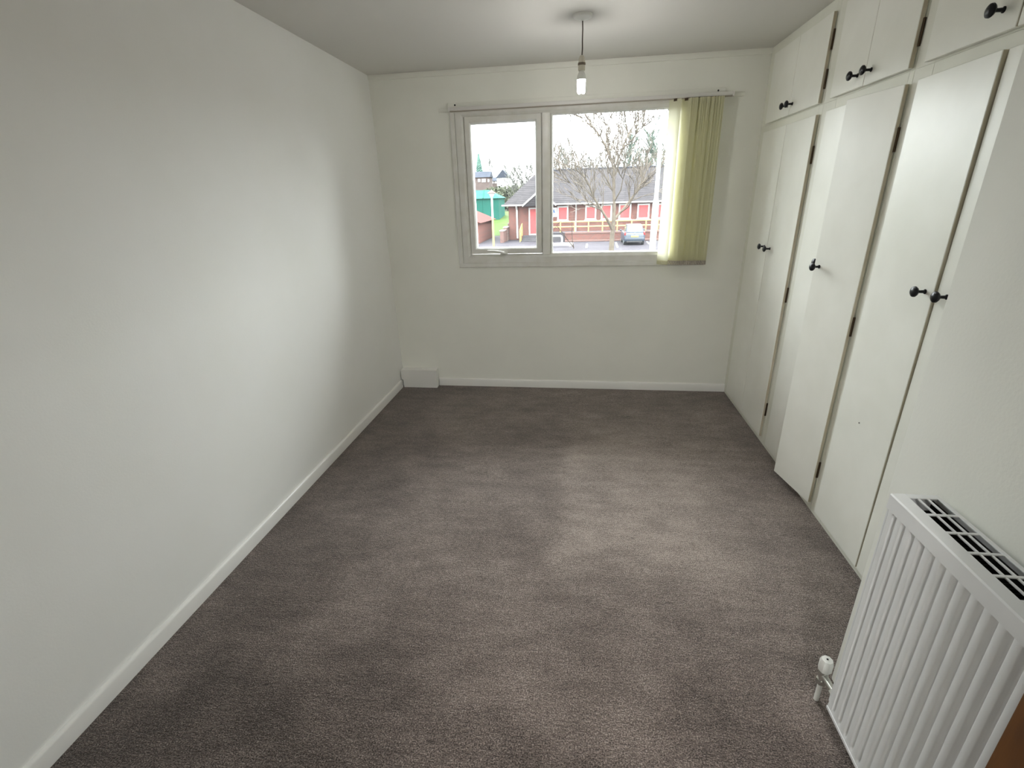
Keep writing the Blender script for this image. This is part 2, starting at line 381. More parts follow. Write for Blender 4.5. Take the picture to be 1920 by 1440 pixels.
# unseen fill light added on the landing, shaped as a hanging globe lamp
lg = empty('landing_fill', (1.72, -.95, H), 'unseen globe added as fill light on the landing beyond the doorway', 'light')
MB().lathe([(.05,0),(.05,-.01),(.02,-.025),(.006,-.03)], (1.72,-.95,H), 'z', 20).build('ceiling_rose', M['plastic'], lg)  # added with the landing fill
MB().lathe([(.004,2.375),(.004,2.342)], (1.72,-.95,0), 'z', 8).build('flex', M['cord'], lg)
MB().lathe([(.14*math.sin(t*math.pi/12), 2.2-.14*math.cos(t*math.pi/12)) for t in range(13)], (1.72,-.95,0), 'z', 24).build('globe', M['globe'], lg)  # glowing body of the added landing fill

# ------------------------------------------------------------------ fitted wardrobes
FT = .021
def knob(parent, y, z, mtx=None, face=W-FT):
    mb = MB(); mb.lathe([(.0085,0),(.0085,.002),(.0055,.005),(.005,.018),(.0065,.024),(.015,.028),(.0185,.033),(.0178,.038),(.012,.042),(.004,.0435)], (face, y, z), '-x', 20)
    if mtx is not None: bmesh.ops.transform(mb.bm, matrix=mtx, verts=mb.bm.verts[:])
    return mb.build('knob', M['knob'], parent)
def door(parent, y0, y1, z0, z1, hinge_y, ky, kz, mtx=None, hz=()):
    mb = MB().box(W-FT, W-.004, y0, y1, z0, z1, .0016, 1)
    if mtx is not None: bmesh.ops.transform(mb.bm, matrix=mtx, verts=mb.bm.verts[:])
    d = mb.build('door', M['door'], parent)
    d.data.materials.append(M['edge'])                      # edges facing away from the window: shade painted in as a darker colour
    for p_ in d.data.polygons:
        if p_.normal.y < -.9: p_.material_index = 1
    if ky is not None: knob(d, ky, kz, mtx)
    for h in hz:
        s = 1 if hinge_y >= (y0+y1)/2 else -1
        hb = MB().box(W-.0085, W+.001, hinge_y+s*.0003, hinge_y+s*.0042, h-.043, h+.043, .0005, 1)
        hb.lathe([(.004,-.043),(.004,.043)], (W-.006, hinge_y+s*.0042, h), 'z', 8)
        hb.build('hinge', M['hinge'], d)
    return d
def swing(hy, deg):      # turns a leaf about its hinge edge on the frame face
    return Matrix.Translation((W, hy, 0)) @ Matrix.Rotation(math.radians(deg), 4, 'Z') @ Matrix.Translation((-W, -hy, 0))
def unit(root, y0, y1, z0, z1, stiles, rails):
    """face frame (stiles, rails) and the box behind it"""
    mb = MB()
    mb.box(W+.02, W+.6, y0, y0+.016, z0, z1).box(W+.02, W+.6, y1-.016, y1, z0, z1).box(W+.59, W+.606, y0+.016, y1-.016, z0, z1).box(W+.02, W+.59, y0+.016, y1-.016, z0+.02, z0+.036).box(W+.02, W+.59, y0+.016, y1-.016, z1-.016, z1)
    mb.build('carcass', M['dark'], root)
    for a, b in stiles: MB().box(W, W+.02, a, b, z0, z1, .0008, 1).build('stile', M['doorf'], root)
    for n, ya, yb, a, b in rails: MB().box(W, W+.02, ya, yb, a, b, .0008, 1).build(n, M['doorf'], root)

ZR0, ZR1 = 1.8985, 1.9425
B1, B2 = 2.955, 2.2365          # joints between the three units
YE = YR+.004
wa = empty('fitted_wardrobe', (W, (D+B1)/2, 0), 'cream fitted wardrobe with two closed doors beside the window wall', 'wardrobe', 'fitted wardrobes')
unit(wa, B1+.0006, D-.001, 0, ZR1, [(B1+.0006,B1+.045),(3.72,D-.001)], [('base_rail',B1+.0455,3.7195,0,.06),('top_rail',B1+.0455,3.7195,ZR0-.015,ZR1)])
door(wa, 3.354, 3.735, .046, ZR0, 3.735, 3.395, 1.205)
door(wa, 2.972, 3.350, .046, ZR0, 2.972, 3.297, 1.2, None, (.238, .97, 1.71))
wb = empty('fitted_wardrobe', (W, (B1+B2)/2, 0), 'cream fitted wardrobe between two others with one door hanging ajar', 'wardrobe', 'fitted wardrobes')
unit(wb, B2+.0006, B1-.0006, 0, ZR1, [(B2+.0006,B2+.03),(2.82,B1-.0006)], [('base_rail',B2+.0305,2.8195,0,.06),('top_rail',B2+.0305,2.8195,ZR0-.015,ZR1)])
door(wb, 2.552, 2.86, .046, ZR0, 2.86, 2.60, 1.205)
door(wb, 2.243, 2.548, .046, ZR0, 2.243, 2.512, 1.197, swing(2.243, 11.0), (.238, .97, 1.712))
wc = empty('fitted_wardrobe', (W, (B2+YE)/2, 0), 'cream fitted wardrobe partly hidden by the radiator wall with two knobs at its door gap', 'wardrobe', 'fitted wardrobes')
unit(wc, YE, B2-.0006, 0, ZR1, [(YE,YE+.05),(2.13,B2-.0006)], [('base_rail',YE+.0505,2.1295,0,.06),('top_rail',YE+.0505,2.1295,ZR0-.015,ZR1)])
dc = door(wc, 1.776, 2.164, .046, ZR0, 2.164, 1.818, 1.205, swing(2.164, -.25))
for o_ in (dc, dc.children[0]):          # the leaf is warped: its free top corner stands proud
    w_ = world_loc(o_)
    for v in o_.data.vertices:
        q = v.co+w_; v.co.x -= .009*max(0, q.z/1.9)**1.3*max(0, (2.164-q.y)/.388)
p = Vector((W-FT-.003, 1.99, .62)); MB().lathe([(.003,0),(.003,.0012)], p, '-x', 8).build('nail_head', M['knob'], dc)
door(wc, 1.30, 1.7705, .046, ZR0, 1.30, 1.722, 1.205)
ZC = H-.0008
ZT = 2.338
ca = empty('overhead_cupboard', (W, (D+B1)/2, ZR1), 'cream overhead cupboard nearest the window wall above the closed wardrobe', 'cupboard', 'overhead cupboards')
unit(ca, B1+.0006, D-.001, ZR1+.0005, ZC, [(B1+.0006,B1+.045),(3.72,D-.001)], [('bottom_rail',B1+.0455,3.7195,ZR1+.0005,ZR1+.03),('top_rail',B1+.0455,3.7195,2.32,ZC)])
door(ca, 3.354, 3.73, 1.9485, ZT, 3.73, 3.386, 2.0)
door(ca, 2.974, 3.350, 1.9485, ZT, 2.974, 3.312, 2.0, None, (2.055, 2.222))
cb = empty('overhead_cupboard', (W, (B1+B2)/2, ZR1), 'cream overhead cupboard above the wardrobe with the ajar door', 'cupboard', 'overhead cupboards')
unit(cb, B2+.0006, B1-.0006, ZR1+.0005, ZC, [(B2+.0006,B2+.03),(2.82,B1-.0006)], [('bottom_rail',B2+.0305,2.8195,ZR1+.0005,ZR1+.03),('top_rail',B2+.0305,2.8195,2.32,ZC)])
door(cb, 2.556, 2.85, 1.9505, ZT, 2.85, 2.615, 2.0)
door(cb, 2.245, 2.553, 1.9485, ZT, 2.245, 2.508, 2.0, None, (2.06, 2.25))
cc = empty('overhead_cupboard', (W, (B2+YE)/2, ZR1), 'cream overhead cupboard nearest the radiator wall with one large black knob in view', 'cupboard', 'overhead cupboards')
unit(cc, YE, B2-.0006, ZR1+.0005, ZC, [(YE,YE+.05),(2.13,B2-.0006)], [('bottom_rail',YE+.0505,2.1295,ZR1+.0005,ZR1+.03),('top_rail',YE+.0505,2.1295,2.32,ZC)])
door(cc, 1.772, 2.155, 1.9485, ZT, 2.155, 1.835, 2.007)
door(cc, 1.30, 1.766, 1.9485, ZT, 1.30, 1.70, 2.007)

# ------------------------------------------------------------------ radiator
ry0, ry1 = -.115, 1.085
rx0, rx1 = 2.308, 2.410
rz0, rz1 = .104, .857
rd = empty('radiator', (rx0, .5, rz0), 'white ribbed panel radiator with a grille top on the thick wall', 'radiator')
# ribbed front sheet
prof = []; y = ry1
prof.append((rx0+.010, ry1)); prof.append((rx0+.003, ry1-.002)); prof.append((rx0+.001, ry1-.006)); prof.append((rx0+.001, ry1-.020))
pitch = .0333; k = 0; y = ry1-.022
while y-pitch > ry0+.02:
    for f_, dxx in ((0,.0015),(.10,.0075),(.16,.0085),(.26,.0085),(.33,.0075),(.44,.0015),(.5,.0005),(.94,.0005)):
        prof.append((rx0+dxx, y-f_*pitch))
    y -= pitch
prof.append((rx0+.001, ry0+.006)); prof.append((rx0+.010, ry0))
mb = MB(); ribz = (rz0+.028, rz1-.042)
rows = []
flat = lambda q: (rx0+.001 if rx0+.0002 < q[0] < rx0+.009 else q[0], q[1])
for z, fl in ((rz0+.012,1),(ribz[0]-.006,1),(ribz[0]+.006,0),(ribz[1]-.006,0),(ribz[1]+.006,1),(rz1-.03,1)):
    rows.append([((flat(q) if fl else q)+(z,)) for q in prof])
mb.loft(rows, cap=False, closed=False)
mb.box(rx0+.012, rx0+.016, ry0+.002, ry1-.002, rz0+.01, rz1-.03)
mb.build('front_panel', M['rad'], rd)
MB().prism([(rx0-.001,rz0+.012),(rx0-.001,rz0+.003),(rx0+.003,rz0),(rx0+.02,rz0),(rx0+.02,rz0+.006),(rx0+.004,rz0+.012)], 'y', ry0, ry1-.001).build('bottom_rail', M['rad'], rd)
MB().box(rx1-.010, rx1-.004, ry0, ry1, rz0, rz1-.03, .002).build('rear_panel', M['rad'], rd)
MB().box(rx1-.014, rx1-.011, ry0+.004, ry1-.004, rz0+.06, rz1-.012).build('shade_sheet', M['radshade'], rd)  # dark sheets added for the shade under the grille
MB().box(rx0+.017, rx0+.019, ry0+.004, ry1-.004, rz0+.06, rz1-.012).build('shade_sheet', M['radshade'], rd)
mb = MB()
for i in range(92):
    yy = ry1-.02-i*.0128
    if yy < ry0+.01: break
    mb.box(rx0+.02, rx1-.016, yy-.0008, yy+.0008, rz0+.06, rz1-.03)
mb.build('convector_fins', M['radshade'], rd)
MB().box(rx0+.016, rx1-.012, ry0+.003, ry1-.003, rz0+.05, rz0+.055).build('shade_base', M['radshade'], rd)
# end covers
for a, b in ((ry1-.003, ry1+.002), (ry0-.002, ry0+.003)):
    MB().prism([(rx0+.002,rz0+.03),(rx0+.002,rz1-.004),(rx0+.006,rz1-.001),(rx1,rz1-.001),(rx1,rz0+.03)], 'y', a, b).build('end_cover', M['rad'], rd)
# top grille with three rows of openings
mb = MB()
mb.prism([(rx0-.002,rz1-.040),(rx0-.002,rz1-.003),(rx0+.001,rz1),(rx0+.030,rz1),(rx0+.030,rz1-.003),(rx0+.003,rz1-.003),(rx0+.003,rz1-.040)], 'y', ry0-.002, ry1+.002)
mb.box(rx1-.010, rx1, ry0-.002, ry1+.002, rz1-.004, rz1, .001, 1)
mb.box(rx1-.003, rx1, ry0-.002, ry1+.002, rz1-.03, rz1-.004)
gx0, gx1 = rx0+.030, rx1-.010
mb.box(gx0, gx1, ry1-.014, ry1+.002, rz1-.004, rz1, .001, 1).box(gx0, gx1, ry0-.002, ry0+.014, rz1-.004, rz1, .001, 1)
cell = .0625; nb = int((ry1-ry0-.028)/cell)
for i in range(1, nb+1):
    yy = ry1-.014-i*cell; mb.box(gx0, gx1, yy-.0035, yy+.0035, rz1-.004, rz1-.0005, .0008, 1)
for j in (1, 2):
    xx = gx0+(gx1-gx0)*j/3; mb.box(xx-.0024, xx+.0024, ry0+.01, ry1-.01, rz1-.005, rz1-.001, .0008, 1)
mb.build('top_grille', M['rad'], rd)
for yy in (.85, .15):
    for za, zb in ((rz1-.16, rz1-.10), (rz0+.08, rz0+.13)): MB().box(rx1-.004, WR, yy-.03, yy+.03, za, zb, .002).build('wall_bracket', M['rad'], rd)
# valve at the foot of the far end, and its pipe into the floor
vx, vy = 2.343, 1.188
vm = MB().lathe([(.012,.0),(.012,.02),(.014,.022),(.014,.05),(.011,.055)], (vx,vy,.085), 'z', 16)
vm.tube([(vx,vy,.112),(vx,ry1+.03,.122),(vx,ry1-.02,.124)], .011, 12)
vm.lathe([(.017,0),(.017,.016)], (vx,ry1+.022,.123), 'y', 6)
vm.lathe([(.016,0),(.016,.016)], (vx,vy,.078), 'z', 6)
vv = vm.build('valve', M['chrome'], rd)
MB().lathe([(.015,.130),(.0195,.136),(.0195,.168),(.016,.178),(.006,.179)], (vx,vy,0), 'z', 8).build('cap', M['plastic'], vv)
MB().lathe([(.003,.1788),(.003,.1805)], (vx,vy,0), 'z', 8).build('cap_screw', M['knob'], vv)
MB().tube([(vx,vy,.0005),(vx,vy,.09)], .0075, 12).build('pipe', M['plastic'], rd)

# ================================================================== the street outside
Y0 = D+.3
YF = 46.5                                   # front of the brick building over the car park
def m2(name, a, b, scale, **k): return mat(name, a, k.pop('rough', .8), k.pop('spec', .03), rgb2=b, scale=scale, **k)
M['tarmac'] = m2('tarmac', (40,38,42), (47,45,49), 1.2)
M['paving'] = m2('paving', (50,49,51), (58,56,59), 2)
M['grass'] = m2('grass', (36,50,18), (46,60,26), 1.5)
M['earth'] = m2('bank', (38,43,33), (52,52,42), .25)
M['linepaint'] = mat('line_paint', (110,110,112), .7)
M['yellow'] = mat('yellow_paint', (118,106,58), .5)
M['redpanel'] = mat('red_panel', (128,30,32), .5)
M['whitepaint'] = mat('outside_white', (140,140,138), .5)
M['green'] = m2('green_sheet', (20,58,51), (25,65,58), 1)
M['greyroof'] = m2('slate', (34,37,44), (40,43,50), .6)
M['farwall'] = m2('far_wall', (62,54,52), (70,62,60), .5)
M['farwhite'] = mat('far_white', (150,150,150), .7)
M['glassdark'] = mat('dark_glazing', (42,50,60), .12, .6)
M['bark'] = m2('bark', (62,56,50), (76,70,62), 6, rough=.9)
M['sapling'] = m2('sapling_bark', (40,32,28), (50,42,36), 5)
M['twig'] = mat('twig', (78,72,66), .9, .1)
M['fartwig'] = mat('far_twig', (66,66,62), .95, .1)
M['ivytwig'] = mat('ivy_twig', (66,74,68), .95, .05)
M['needle'] = m2('conifer_green', (52,74,68), (66,88,80), .7, rough=.95)
M['redtile'] = m2('red_tile', (60,32,29), (52,28,26), 3)
M['sign'] = mat('sign_white', (190,198,204), .5)
M['signblue'] = mat('sign_blue', (30,60,104), .5)
M['signpale'] = mat('sign_pale_blue', (90,140,168), .5)
M['carbody'] = mat('blue_grey_car', (32,40,50), .35, .4, metal=.0)
M['rubber'] = mat('tyre', (24,24,26), .8)
M['plate'] = mat('plate_yellow', (170,150,60), .5)
M['taillight'] = mat('tail_light', (110,18,20), .3)
M['lampcol'] = mat('lamp_column_grey', (88,98,98), .5)
M['stone'] = m2('coping_stone', (88,82,82), (98,92,90), 2)

def brick_mat(name, c1, c2, mortar, sc):
    m = bpy.data.materials.new(name); m.use_nodes = True; nt = m.node_tree; b = nt.nodes['Principled BSDF']; b.inputs['Roughness'].default_value = .9
    b.inputs['Specular IOR Level'].default_value = .05
    tc = nt.nodes.new('ShaderNodeTexCoord'); mp = nt.nodes.new('ShaderNodeMapping'); mp.inputs['Rotation'].default_value = (math.pi/2, 0, 0)
    k = nt.nodes.new('ShaderNodeTexBrick'); k.inputs['Scale'].default_value = sc; k.inputs['Color1'].default_value = lin(c1); k.inputs['Color2'].default_value = lin(c2); k.inputs['Mortar'].default_value = lin(mortar)
    k.inputs['Mortar Size'].default_value = .02
    nt.links.new(tc.outputs['Object'], mp.inputs['Vector']); nt.links.new(mp.outputs['Vector'], k.inputs['Vector']); nt.links.new(k.outputs['Color'], b.inputs['Base Color']); return m
M['brick'] = brick_mat('red_brick', (84,53,48), (68,47,44), (84,70,65), 2.2)
M['brickdark'] = brick_mat('dark_brick', (84,62,58), (72,56,54), (84,74,70), 2.2)
def tile_mat(name, a, b, mm, step):
    m = mat(name, a, .85, .03, rgb2=b, scale=1.5); nt = m.node_tree; bs = nt.nodes['Principled BSDF']
    tc = nt.nodes.new('ShaderNodeTexCoord'); w = nt.nodes.new('ShaderNodeTexWave'); w.wave_type = 'BANDS'; w.bands_direction = 'Z'; w.wave_profile = 'SAW'; w.inputs['Scale'].default_value = step
    mx = nt.nodes.new('ShaderNodeMix'); mx.data_type = 'RGBA'; mx.inputs['A'].default_value = lin(mm)
    src = bs.inputs['Base Color'].links[0].from_socket
    nt.links.new(tc.outputs['Object'], w.inputs['Vector']); nt.links.new(w.outputs['Fac'], mx.inputs['Factor']); nt.links.new(src, mx.inputs['B']); nt.links.new(mx.outputs['Result'], bs.inputs['Base Color']); return m
M['rooftile'] = tile_mat('grey_roof_tiles', (40,38,40), (50,47,49), (25,24,25), 1.9)

# ground
shell('car_park', MB().box(-160, 160, Y0, YF+14, G-.3, G), M['tarmac'], 'grey tarmac car park below the window', 'car park')
lawn_e = gnd(948, 430)
mesh_v = [(-60, 52, G-.1), (-4.9, 52, G+.02), (-4.9, 62, G+1.0), (-6, 74, -.35), (-60, 74, -.35), (-60, 62, G+1.0)]
tag(mesh_obj('lawn', mesh_v, [(0,1,2,5),(5,2,3,4)], M['grass'], None, (-10, 52, G), False), 'bright green sloping lawn beside the brick building', 'lawn', None, 'structure')
gx = [-220, -120, -60, -20, 20, 60, 120, 220]; gy = [62, 80, 105, 140, 200, 320]; gz = [-2.6, -1.2, 1.2, 3.4, 6.0, 9.0]
hv = [(x, y, z+(.6*math.sin(x*.05)+.4*math.cos(x*.11+y)) if y > 70 else z) for y, z in zip(gy, gz) for x in gx]
hf = [(j*8+i, j*8+i+1, (j+1)*8+i+1, (j+1)*8+i) for j in range(5) for i in range(7)]
tag(mesh_obj('hillside', hv, hf, M['earth'], None, (0, 62, 0)), 'scrubby hillside rising behind the houses', 'hill', None, 'structure')
for i, (p, q) in enumerate((((1100.5,457.5),(1099.5,464.5)),((1154.5,454.5),(1158,464)),((1213,453.2),(1218,458)))):
    a, b = gnd(*p), gnd(*q); d = (b-a).normalized(); n = Vector((-d.y, d.x, 0))*.07
    ln = MB(); ln.prism([(a-n).to_tuple()[:2], (b-n).to_tuple()[:2], (b+n).to_tuple()[:2], (a+n).to_tuple()[:2]], 'z', G, G+.012)
    o = ln.build('bay_line', M['linepaint'], None, (a+b)/2)
    tag(o, ['white parking bay line farthest from the parked car', 'white parking bay line beside the tree trunk', 'white parking bay line by the foot of the lamp column'][i], 'line', 'white parking bay lines')

# brick building with red shuttered windows
def F(px, py): return at(px, py, YF)
c8 = lambda x, y: F(1030+x/8.727, 350+y/8.727)
c7 = lambda x, y: F(880+x/7.58, 280+y/7.58)
bx0 = c7(555,800).x; bx1 = bx0+30
ze = F(1100,380.5).z+.02                     # eaves
bld = empty('brick_building', ((bx0+bx1)/2, YF, G), 'single-storey red brick hall with grey tiled roof and red shuttered windows', 'building')
MB().box(bx0, bx1, YF, YF+11, G, ze).build('wall', M['brick'], bld)
zr = at(1033, 320, YF+5.5).z
ov = .45
rv = [(bx0-ov, YF-ov, ze), (bx1+ov, YF-ov, ze), (bx1+ov, YF+11+ov, ze), (bx0-ov, YF+11+ov, ze), (bx0+2.3, YF+5.5, zr), (bx1-3, YF+5.5, zr)]
rv += [(x, y, ze-.12) for x, y, z in rv[:4]]
mesh_obj('roof', rv, [(0,1,5,4),(1,2,5),(2,3,4,5),(3,0,4),(0,6,7,1),(1,7,8,2),(2,8,9,3),(3,9,6,0),(6,9,8,7)], M['rooftile'], bld, None, False)
MB().tube([(bx0+2.2, YF+5.5, zr+.04), (bx1-2.9, YF+5.5, zr+.04)], .09, 6).build('ridge', M['greyroof'], bld)
MB().box(bx0-ov-.1, bx1+ov+.1, YF-ov-.13, YF-ov, ze-.10, ze+.02).build('gutter', M['whitepaint'], bld)
for px_s in (1030+435/8.727, 880+680/7.58):
    q = F(px_s, 410); MB().tube([(q.x, YF-.5, ze-.05), (q.x, YF-.10, ze-.45), (q.x, YF-.10, G+.15)], .06 if px_s > 1000 else .085, 8).build('downpipe', M['whitepaint'], bld)
wins = [((150,330),(290,535)), ((610,320),(745,520)), ((870,300),(1000,515)), ((1160,292),(1310,510)), ((1465,290),(1610,505)), ((1775,284),(1920,500))]
for a, b in wins:
    A, B = c8(*a), c8(*b)
    wf = MB().frame(A.x-.11, B.x+.11, B.z-.12, A.z+.06, [(0,YF+.02),(0,YF-.06),(.13,YF-.06),(.13,YF+.02)]).build('window', M['whitepaint'], bld)
    MB().box(A.x, B.x, YF-.03, YF-.005, B.z, A.z).build('shutter', M['redpanel'], wf)
    MB().box(A.x-.18, B.x+.18, YF-.14, YF-.062, B.z-.16, B.z-.10).build('window_sill', M['whitepaint'], wf)
A, B = c7(862,850), c7(1010,1195)
dr = MB().frame(A.x-.12, B.x+.12, B.z-.13, A.z+.12, [(0,YF+.02),(0,YF-.07),(.12,YF-.07),(.12,YF+.02)]).build('doorway', M['whitepaint'], bld)
MB().box(A.x, B.x, YF-.05, YF-.01, B.z, A.z).build('door', M['redpanel'], dr)
zd = B.z-.13
# porch roof over the door
pz = F(1004,364).z; xa, xb = c7(775,790).x, B.x+1.5
xm = (xa+xb)/2
mesh_obj('porch_roof', [(xa,YF-1.3,ze-.15),(xm,YF-1.3,ze+1.05),(xb,YF-1.3,ze-.15),(xa,YF+2.2,ze-.15),(xm,YF+2.2,ze+1.05),(xb,YF+2.2,ze-.15)], [(0,1,4,3),(1,2,5,4),(0,2,1),(0,3,5,2)], M['rooftile'], bld, None, False)
for x_ in (xa, xb):
    MB().prism([(x_,ze-.18),(x_,ze-.02),(xm,ze+1.18),(xm,ze+1.02)], 'y', YF-1.36, YF-1.30).build('bargeboard', M['whitepaint'], bld)
# sign on the wall
A, B = c8(24,345), c8(122,495)
sg = empty('wall_sign', ((A.x+B.x)/2, YF, (A.z+B.z)/2), 'white and pale blue sign on the brick wall beside the first red shutter', 'sign')
MB().box(A.x, B.x, YF-.05, YF-.02, B.z, A.z, .005).build('board', M['sign'], sg)
sw, sh = B.x-A.x, A.z-B.z
mb = MB(); mb.lathe([(.07,0),(.07,.008)], (A.x+sw*.52, YF-.052, A.z-sh*.26), '-y', 12)
mb.prism([(A.x+sw*.34, A.z-sh*.33),(A.x+sw*.62,A.z-sh*.33),(A.x+sw*.8,A.z-sh*.55),(A.x+sw*.45,A.z-sh*.55)], 'y', YF-.06, YF-.052)
mb.build('emblem', M['signblue'], sg)
for t in (.68, .82): MB().box(A.x+sw*.18, B.x-sw*.18, YF-.058, YF-.051, A.z-sh*(t+.05), A.z-sh*t).build('band', M['signpale'], sg)

# entrance steps with yellow handrails
s0 = A.x
st = empty('entrance_steps', (c7(900,1200).x, YF-1.2, G), 'grey concrete steps up to the red door', 'steps')
sx0, sx1 = c7(800,1200).x-.15, c7(800,1200).x+2.3
n = 5; rise = (zd-G)/n
for i in range(n):
    MB().box(sx0, sx1, YF-.95-.30*(n-1-i)-.02, YF-.08, G+rise*i, G+rise*(i+1), .01, 1).build('step', M['paving'], st)
hr = empty('step_handrail', (sx0, YF-1.6, G), 'yellow sloping handrail beside the steps to the red door', 'handrail')
yb_, yt_ = YF-.95-.30*n, YF-.6
top = [(sx0-.1, yb_, G+1.0), (sx0-.1, yt_, zd+1.05)]
MB().tube([top[0], top[1]], .045, 8).build('rail', M['yellow'], hr)
MB().tube([(sx0-.1, yb_, G+.5), (sx0-.1, yt_, zd+.55)], .04, 8).build('rail', M['yellow'], hr)
for t in (0.0, .5, 1.0):
    y_ = yb_+(yt_-yb_)*t; zt_ = G+1.0+(zd+.05-G)*t; zb_ = G if t < .6 else zd
    MB().tube([(sx0-.1, y_, zb_), (sx0-.1, y_, zt_)], .045, 8).build('post', M['yellow'], hr)

# ramp along the front with yellow railing
YP = 43.6
r8 = lambda x, y: at(1030+x/8.727, 350+y/8.727, YP)
dk = r8(640,745).z
rx_0, rx_1 = r8(30,700).x-.4, r8(1830,700).x+9
rp = empty('access_ramp', ((rx_0+rx_1)/2, YP, G), 'low brick ramp wall with dark coping in front of the brick hall', 'ramp')
MB().box(rx_0+1.6, rx_1, YP+.02, YP+.3, G, dk-.1).build('ramp_wall', M['brick'], rp)
MB().box(sx1+.02, rx_1, YP+.34, YF-1.0, G, dk-.02).build('deck', M['paving'], rp)
MB().box(rx_0+1.6, rx_1, YP-.03, YP+.33, dk-.1, dk+.02, .01, 1).build('coping', M['brickdark'], rp)
MB().box(rx_0+1.6, rx_1, YP-.25, YP+.02, G, G+.14, .02, 1).build('kerb', M['brickdark'], rp)
rl = empty('ramp_railing', ((rx_0+rx_1)/2, YP+.15, dk), 'long yellow two-bar railing in front of the red shutters', 'railing')
zt_, zm_ = r8(900,562).z, r8(900,645).z
for z_, r_ in ((zt_, .06), (zm_, .05)):
    MB().box(rx_0, rx_1, YP+.12, YP+.20, z_-r_, z_+r_, .015, 1).build('rail', M['yellow'], rl)
for x_ in (180, 415, 640, 870, 1110, 1345, 1580, 1775, 2000, 2230, 2460):
    q = r8(x_, 700).x; MB().box(q-.05, q+.05, YP+.11, YP+.21, dk+.021, zt_, .01, 1).build('post', M['yellow'], rl)

# dark stepped garden wall beside the hall
gw = empty('stepped_wall', (bx0-.7, 45, G), 'dark brick garden wall stepping down beside the end of the hall', 'wall')
g7 = lambda x, y, Y: at(880+x/7.58, 280+y/7.58, Y)
for i, (x, y, Y) in enumerate(((590,1056,48.0),(530,1112,46.2),(482,1160,44.6))):
    q = g7(x, y, Y); MB().box(q.x-.16, q.x+.16, Y-.95, Y+.8, G, q.z).build('section', M['brickdark'], gw)
    MB().box(q.x-.21, q.x+.21, Y-.97, Y+.8, q.z, q.z+.09, .01, 1).build('coping', M['stone'], gw)

# small brick outbuilding with red tiled roof
A = gnd(899,457); q = at(899,417,A.y); B_ = gnd(925,444)
ob = empty('brick_outbuilding', (A.x-1.5, A.y+2, G), 'low brick outbuilding with a pale red tiled roof beside the lantern post', 'building')
hh = q.z; ln_ = B_.y-A.y
MB().box(A.x-4.5, A.x, A.y, A.y+ln_, G, hh).build('wall', M['brick'], ob)
mesh_obj('roof', [(A.x+.25,A.y-.25,hh-.05),(A.x+.25,A.y+ln_+.3,hh-.05),(A.x-2.25,A.y+ln_+.3,hh+1.0),(A.x-2.25,A.y-.25,hh+1.0),(A.x-4.75,A.y+ln_+.3,hh-.05),(A.x-4.75,A.y-.25,hh-.05)], [(0,1,2,3),(3,2,4,5),(0,3,5),(1,4,2)], M['redtile'], ob, None, False)

# green sheet-metal store
S = 64.0
gl_ = at(415/7.58+880, 690/7.58+280, S); gb = at(415/7.58+880, 885/7.58+280, S); gt = at(892, 357, S+2)
gs = empty('green_store', (gl_.x-4, S+2, gb.z-.4), 'turquoise green sheet-metal store with a pitched roof beyond the lawn', 'store')
gz0 = gb.z-1.2
for i in range(8):
    MB().box(gl_.x-1.05*(i+1)+.02, gl_.x-1.05*i, S-.03*(i % 2), S+.04, gz0, gl_.z, .01, 1).build('wall_panel', M['green'], gs)
MB().box(gl_.x-8.4, gl_.x, S+.05, S+5, gz0, gl_.z).build('body', M['green'], gs)
mesh_obj('roof', [(gl_.x+.2,S-.25,gl_.z-.03),(gl_.x+.2,S+5.2,gl_.z-.03),(gl_.x-1.6,S+2.5,gt.z),(gl_.x-8.6,S-.25,gl_.z-.03),(gl_.x-8.6,S+5.2,gl_.z-.03),(gl_.x-7.2,S+2.5,gt.z)], [(0,2,5,3),(0,1,2),(1,4,5,2),(3,5,4),(0,3,4,1)], M['green'], gs, None, False)
for i in range(7):
    x_ = gl_.x-.9-i*1.05; MB().tube([(x_, S-.25, gl_.z+.02), (x_-.35, S+2.45, gt.z+.02)], .05, 5).build('roof_rib', M['green'], gs)

# lantern post on the path
a = gnd(926, 464); tp = at(924, 361, a.y)
lp = empty('lantern_post', (a.x, a.y, G), 'slim lantern post, white above and yellow below, beside the lawn', 'lamp post')
zm = at(925, 408, a.y).z
MB().tube([(a.x,a.y,zm),(a.x,a.y,tp.z-.28)], .075, 10).build('upper_post', M['whitepaint'], lp)
MB().tube([(a.x,a.y,G),(a.x,a.y,zm)], .085, 10).build('lower_post', M['yellow'], lp)
MB().lathe([(.10,-.34),(.14,-.28),(.26,-.05),(.27,-.03)], (a.x,a.y,tp.z), 'z', 12).build('lantern_glass', M['whitepaint'], lp)
MB().lathe([(.34,-.05),(.33,-.02),(.10,.12),(.03,.2)], (a.x,a.y,tp.z), 'z', 12).build('lantern_top', M['brickdark'], lp)

# tall street lamp column near the window
lc = empty('lamp_column', (at(1228,400,15).x, 15, G), 'tall pale grey street lamp column in front of the car park', 'lamp post')
lx = at(1228.2, 400, 15).x
MB().lathe([(.115,0),(.115,.02),(.09,.04),(.09,3.4),(.082,3.5),(.058,3.62),(.045,8.2)], (lx, 15, G), 'z', 14).build('column', M['lampcol'], lc)
MB().tube([(lx,15,G+8.15),(lx,14.8,G+8.5),(lx,14.2,G+8.65),(lx,13.7,G+8.68)], .035, 8).build('arm', M['lampcol'], lc)
MB().box(lx-.12, lx+.12, 13.15, 13.75, G+8.60, G+8.76, .05).build('lamp_head', M['lampcol'], lc)

